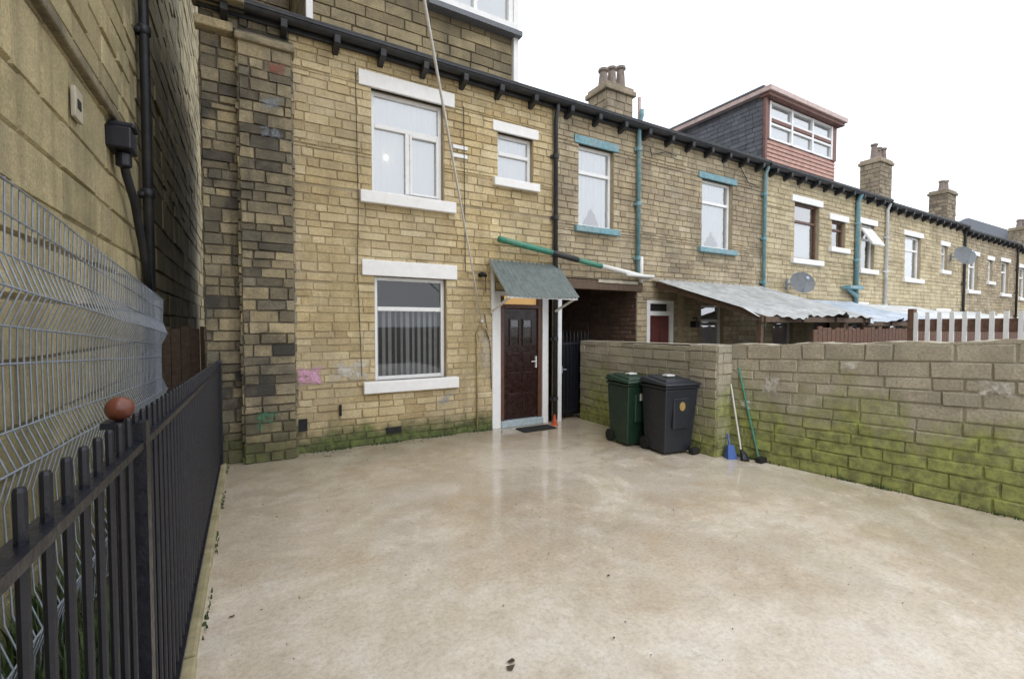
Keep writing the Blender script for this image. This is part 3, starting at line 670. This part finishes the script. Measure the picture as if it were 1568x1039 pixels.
b=B(); n=10; c=Vector((-.332,1.742,1.303)); r=.036
b.tube([c+Vector((0,0,-r*math.cos(math.pi*k/n)*.999)) for k in range(n+1)],[max(r*math.sin(math.pi*k/n),.0005) for k in range(n+1)],16)
b.build('ball_finial',M['copper'],RL,smooth=True)
K=empty('kerb'); b=B(); y=-2
while y<5.85:
    e=min(y+.9,5.85); b.box(-.34+U(-.004,.004),-.225+U(-.006,.006),y+.004,e-.004,-.05,.045+U(-.004,.004)); y=e
b.build('kerb_stones',M['kerb'],K,bevel=.012)

# ------------------------------------------------------------ bins
def bin_(x,y,w,dp,h,mat,rot=0,lab=True):
    E=empty('wheelie_bin'); b=B()
    hw,hd=w/2,dp/2; s=.80
    def ring(z,k,yo=0): return [(-hw*k,-hd*k+yo,z),(hw*k,-hd*k+yo,z),(hw*k,hd*k+yo,z),(-hw*k,hd*k+yo,z)]
    b.hexa(ring(.03,s,.03)+ring(h*.86,.97)); b.hexa(ring(h*.861,1.03)+ring(h*.90,1.05))
    b.hexa([(-hw*.5,-hd*.94,h*.35),(hw*.5,-hd*.94,h*.35),(hw*.5,-hd*.8,h*.35),(-hw*.5,-hd*.8,h*.35),(-hw*.5,-hd*.985,h*.75),(hw*.5,-hd*.985,h*.75),(hw*.5,-hd*.8,h*.75),(-hw*.5,-hd*.8,h*.75)])
    b.build('body',M[mat],E,bevel=.018)
    b=B(); b.hexa([(-hw*1.08,-hd*1.14,h*.905),(hw*1.08,-hd*1.14,h*.905),(hw*1.08,hd*1.1,h*.925),(-hw*1.08,hd*1.1,h*.925),(-hw*1.04,-hd*1.1,h*.935),(hw*1.04,-hd*1.1,h*.935),(hw*.98,hd*1.0,h*.995),(-hw*.98,hd*1.0,h*.995)])
    b.hexa([(-hw*.8,-hd*.8,h*.94),(hw*.8,-hd*.8,h*.94),(hw*.8,hd*.8,h*.98),(-hw*.8,hd*.8,h*.98),(-hw*.7,-hd*.7,h*.975),(hw*.7,-hd*.7,h*.975),(hw*.7,hd*.8,h*1.015),(-hw*.7,hd*.8,h*1.015)])
    b.build('lid',M[mat],E,bevel=.012)
    b=B(); b.tube([(-hw*.8,hd*1.2,h*.93),(hw*.8,hd*1.2,h*.93)],.016,8)
    for q in(-.8,0,.8): b.tube([(hw*q,hd,h*.9),(hw*q,hd*1.2,h*.93)],.014,6)
    b.build('handle',M[mat],E)
    b=B()
    for q in(-1,1): b.tube([(q*(hw*.72),hd*.86,.085),(q*(hw*.72+.045),hd*.86,.085)],.08,16)
    b.tube([(-hw*.8,hd*.86,.085),(hw*.8,hd*.86,.085)],.012,6)
    b.build('wheels_and_axle',M['rubber'],E)
    b=B()
    if mat=='bgreen': b.box(-.05,.05,-hd*1.005,-hd*.985,h*.66,h*.76)
    else: b.poly([(.0+.045*math.cos(t*math.pi/5),-hd*.99,h*.64+.055*math.sin(t*math.pi/5)) for t in range(10)])
    b.build('label',M['rope'] if mat=='bgreen' else M['crest'],E)
    b=B(); b.box(-.07,.05,-.04,.05,h*1.005,h*1.025); b.build('lid_sticker',M['rope'],E)
    E.location=(x,y,0); E.rotation_euler=(0,0,rot); return E
bin_(4.34,4.38,.47,.46,.90,'bgreen',-.12)
bin_(4.45,3.86,.50,.46,.92,'bgrey',-.14)

BR=empty('broom'); b=B(); b.tube([(5.0,3.06,.05),(4.97,3.3,1.05)],.011,8); b.build('handle',M['green'],BR)
b=B(); b.box(4.92,5.12,2.98,3.05,.0,.06); b.build('head',M['rubber'],BR,bevel=.01)
BR=empty('mop'); b=B(); b.tube([(4.91,3.2,.04),(4.95,3.38,.85)],.009,8); b.build('handle',M['rope'],BR)
b=B(); b.tube([(4.88,3.14,.0),(4.9,3.17,.05),(4.92,3.22,.11)],[.05,.04,.015],8); b.build('head',M['bgrey'],BR)
DP=empty('dustpan'); b=B(); b.hexa([(4.76,3.27,.0),(4.86,3.22,.0),(4.9,3.32,.0),(4.8,3.36,.0),(4.8,3.3,.16),(4.86,3.27,.16),(4.88,3.33,.14),(4.83,3.35,.14)]); b.tube([(4.84,3.31,.15),(4.87,3.36,.27)],.012,6); b.build('pan',M['blue'],DP)
TB=empty('boot_scraper_brush'); b=B(); b.box(4.55,4.68,3.58,3.66,0,.08); b.build('brush',M['rubber'],TB,bevel=.02)
DM=empty('doormat'); b=B(); b.box(3.42,3.98,5.55,5.82,.0,.018); b.build('mat',M['rubber'],DM,bevel=.006)
TC=empty('traffic_cone'); b=B(); b.tube([(4.1,5.78,0),(4.1,5.78,.01),(4.1,5.78,.011),(4.1,5.78,.16)],[.055,.055,.04,.012],12); b.build('cone',M['orange'],TC)

# ------------------------------------------------------------ ground
g=B(); g.quad((-300,-300,-.035),(300,-300,-.035),(300,300,-.035),(-300,300,-.035)); g.build('ground',plain('rough_ground',(.2,.18,.15),.9,.4,1.5,bump=.5))
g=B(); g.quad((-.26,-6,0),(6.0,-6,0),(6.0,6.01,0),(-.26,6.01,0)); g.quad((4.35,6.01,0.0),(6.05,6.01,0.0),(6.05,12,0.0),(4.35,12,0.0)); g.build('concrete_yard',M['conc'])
g=B(); nx,ny=6,40
for i in range(nx):
    for j in range(ny):
        h=lambda a,c:.02*math.sin(a*3.1+c*1.7)+.015*math.sin(c*5)
        P=lambda a,c:(-1.0+.7*a/nx,-3+9.5*c/ny,.0+h(a,c))
        g.quad(P(i,j),P(i+1,j),P(i+1,j+1),P(i,j+1))
g.build('soil_strip',M['soil'],smooth=True)
def blade(b,x,y,z,h,sp=.5):
    a=U(0,6.28); w=U(.003,.008); l=h*sp*U(.2,1); dx,dy=math.cos(a),math.sin(a)
    p0=(x-dy*w,y+dx*w,z); p1=(x+dy*w,y-dx*w,z); m=(x+dx*l*.5+dy*w*.8,y+dy*l*.5-dx*w*.8,z+h*.65); m2=(x+dx*l*.5-dy*w*.8,y+dy*l*.5+dx*w*.8,z+h*.65)
    b.quad(p0,p1,m,m2); b.poly([m2,m,(x+dx*l,y+dy*l,z+h)])
g=B()
for i in range(6500):
    y=U(-.5,6); x=U(-.97,-.36)
    if math.sin(y*2.3+x*5)+R()*1.4<.5: continue
    blade(g,x,y,0,U(.05,.32))
g.build('weeds',M['grass'])
g=B()
for i in range(300):
    y=U(-1,5.8); blade(g,-.225+U(0,.02),y,0,U(.01,.035)) if math.sin(y*7)+R()>.8 else None
for i in range(500):
    x=U(.5,3.1)
    if math.sin(x*9)+R()*1.2>.5: blade(g,x,5.96-U(0,.03),0,U(.01,.045))
for i in range(500):
    t=U(0,5.5); p=A+d*t+N*.03
    if math.sin(t*6)+R()*1.2>.6: blade(g,p.x,p.y,0,U(.01,.05))
g.build('grass_tufts',M['grass'])
g=B()
def leaf(x,y,s):
    a=U(0,6.28); pts=[]
    for k in range(7):
        t=a+2*math.pi*k/7; rr=s*U(.4,1.1); pts.append((x+rr*math.cos(t),y+rr*math.sin(t)*.6,.004+U(0,.008)))
    g.poly(pts)
for i in range(320): leaf(U(-.1,5),U(.3,5.8),U(.002,.008))
for i in range(90): leaf(U(.4,3.5),5.9-abs(random.gauss(0,.12)),U(.006,.018))
leaf(1.0,1.75,.03); leaf(1.02,1.78,.024); leaf(.9,1.3,.02); leaf(-.1,2.8,.018); leaf(1.9,2.1,.016)
g.build('fallen_leaves',M['leaf'])

# ------------------------------------------------------------ light
w=bpy.data.worlds.new("World"); scene.world=w; w.use_nodes=True; nt=w.node_tree; bg=nt.nodes['Background']
sky=nt.nodes.new('ShaderNodeTexSky'); sky.sky_type='NISHITA'; sky.sun_disc=False; sky.sun_elevation=math.radians(55); sky.sun_rotation=math.radians(200); sky.dust_density=5; sky.air_density=1
hs=nt.nodes.new('ShaderNodeHueSaturation'); hs.inputs['Saturation'].default_value=.15; nt.links.new(sky.outputs[0],hs.inputs['Color'])
mx=nt.nodes.new('ShaderNodeMix'); mx.data_type='RGBA'; mx.inputs[0].default_value=.85; mx.inputs[7].default_value=(11.6,12.2,13.1,1)
nt.links.new(hs.outputs[0],mx.inputs[6]); nt.links.new(mx.outputs[2],bg.inputs[0]); bg.inputs[1].default_value=.15
sl=bpy.data.lights.new('sun','SUN'); sl.energy=.9; sl.angle=math.radians(40); sl.color=(1,.99,.97); so=bpy.data.objects.new('sun',sl); scene.collection.objects.link(so)
so.rotation_euler=(math.radians(35),0,math.radians(-20))

cam=bpy.data.cameras.new('camera'); co=bpy.data.objects.new('camera',cam); scene.collection.objects.link(co); scene.camera=co
cam.sensor_width=36; cam.lens=16.07; cam.clip_start=.02; cam.clip_end=1000
co.location=(0,0,1.55); co.rotation_euler=(math.radians(90-1.84),0,math.radians(-30))
scene.view_settings.view_transform='Standard'; scene.view_settings.look='None'; scene.view_settings.exposure=0
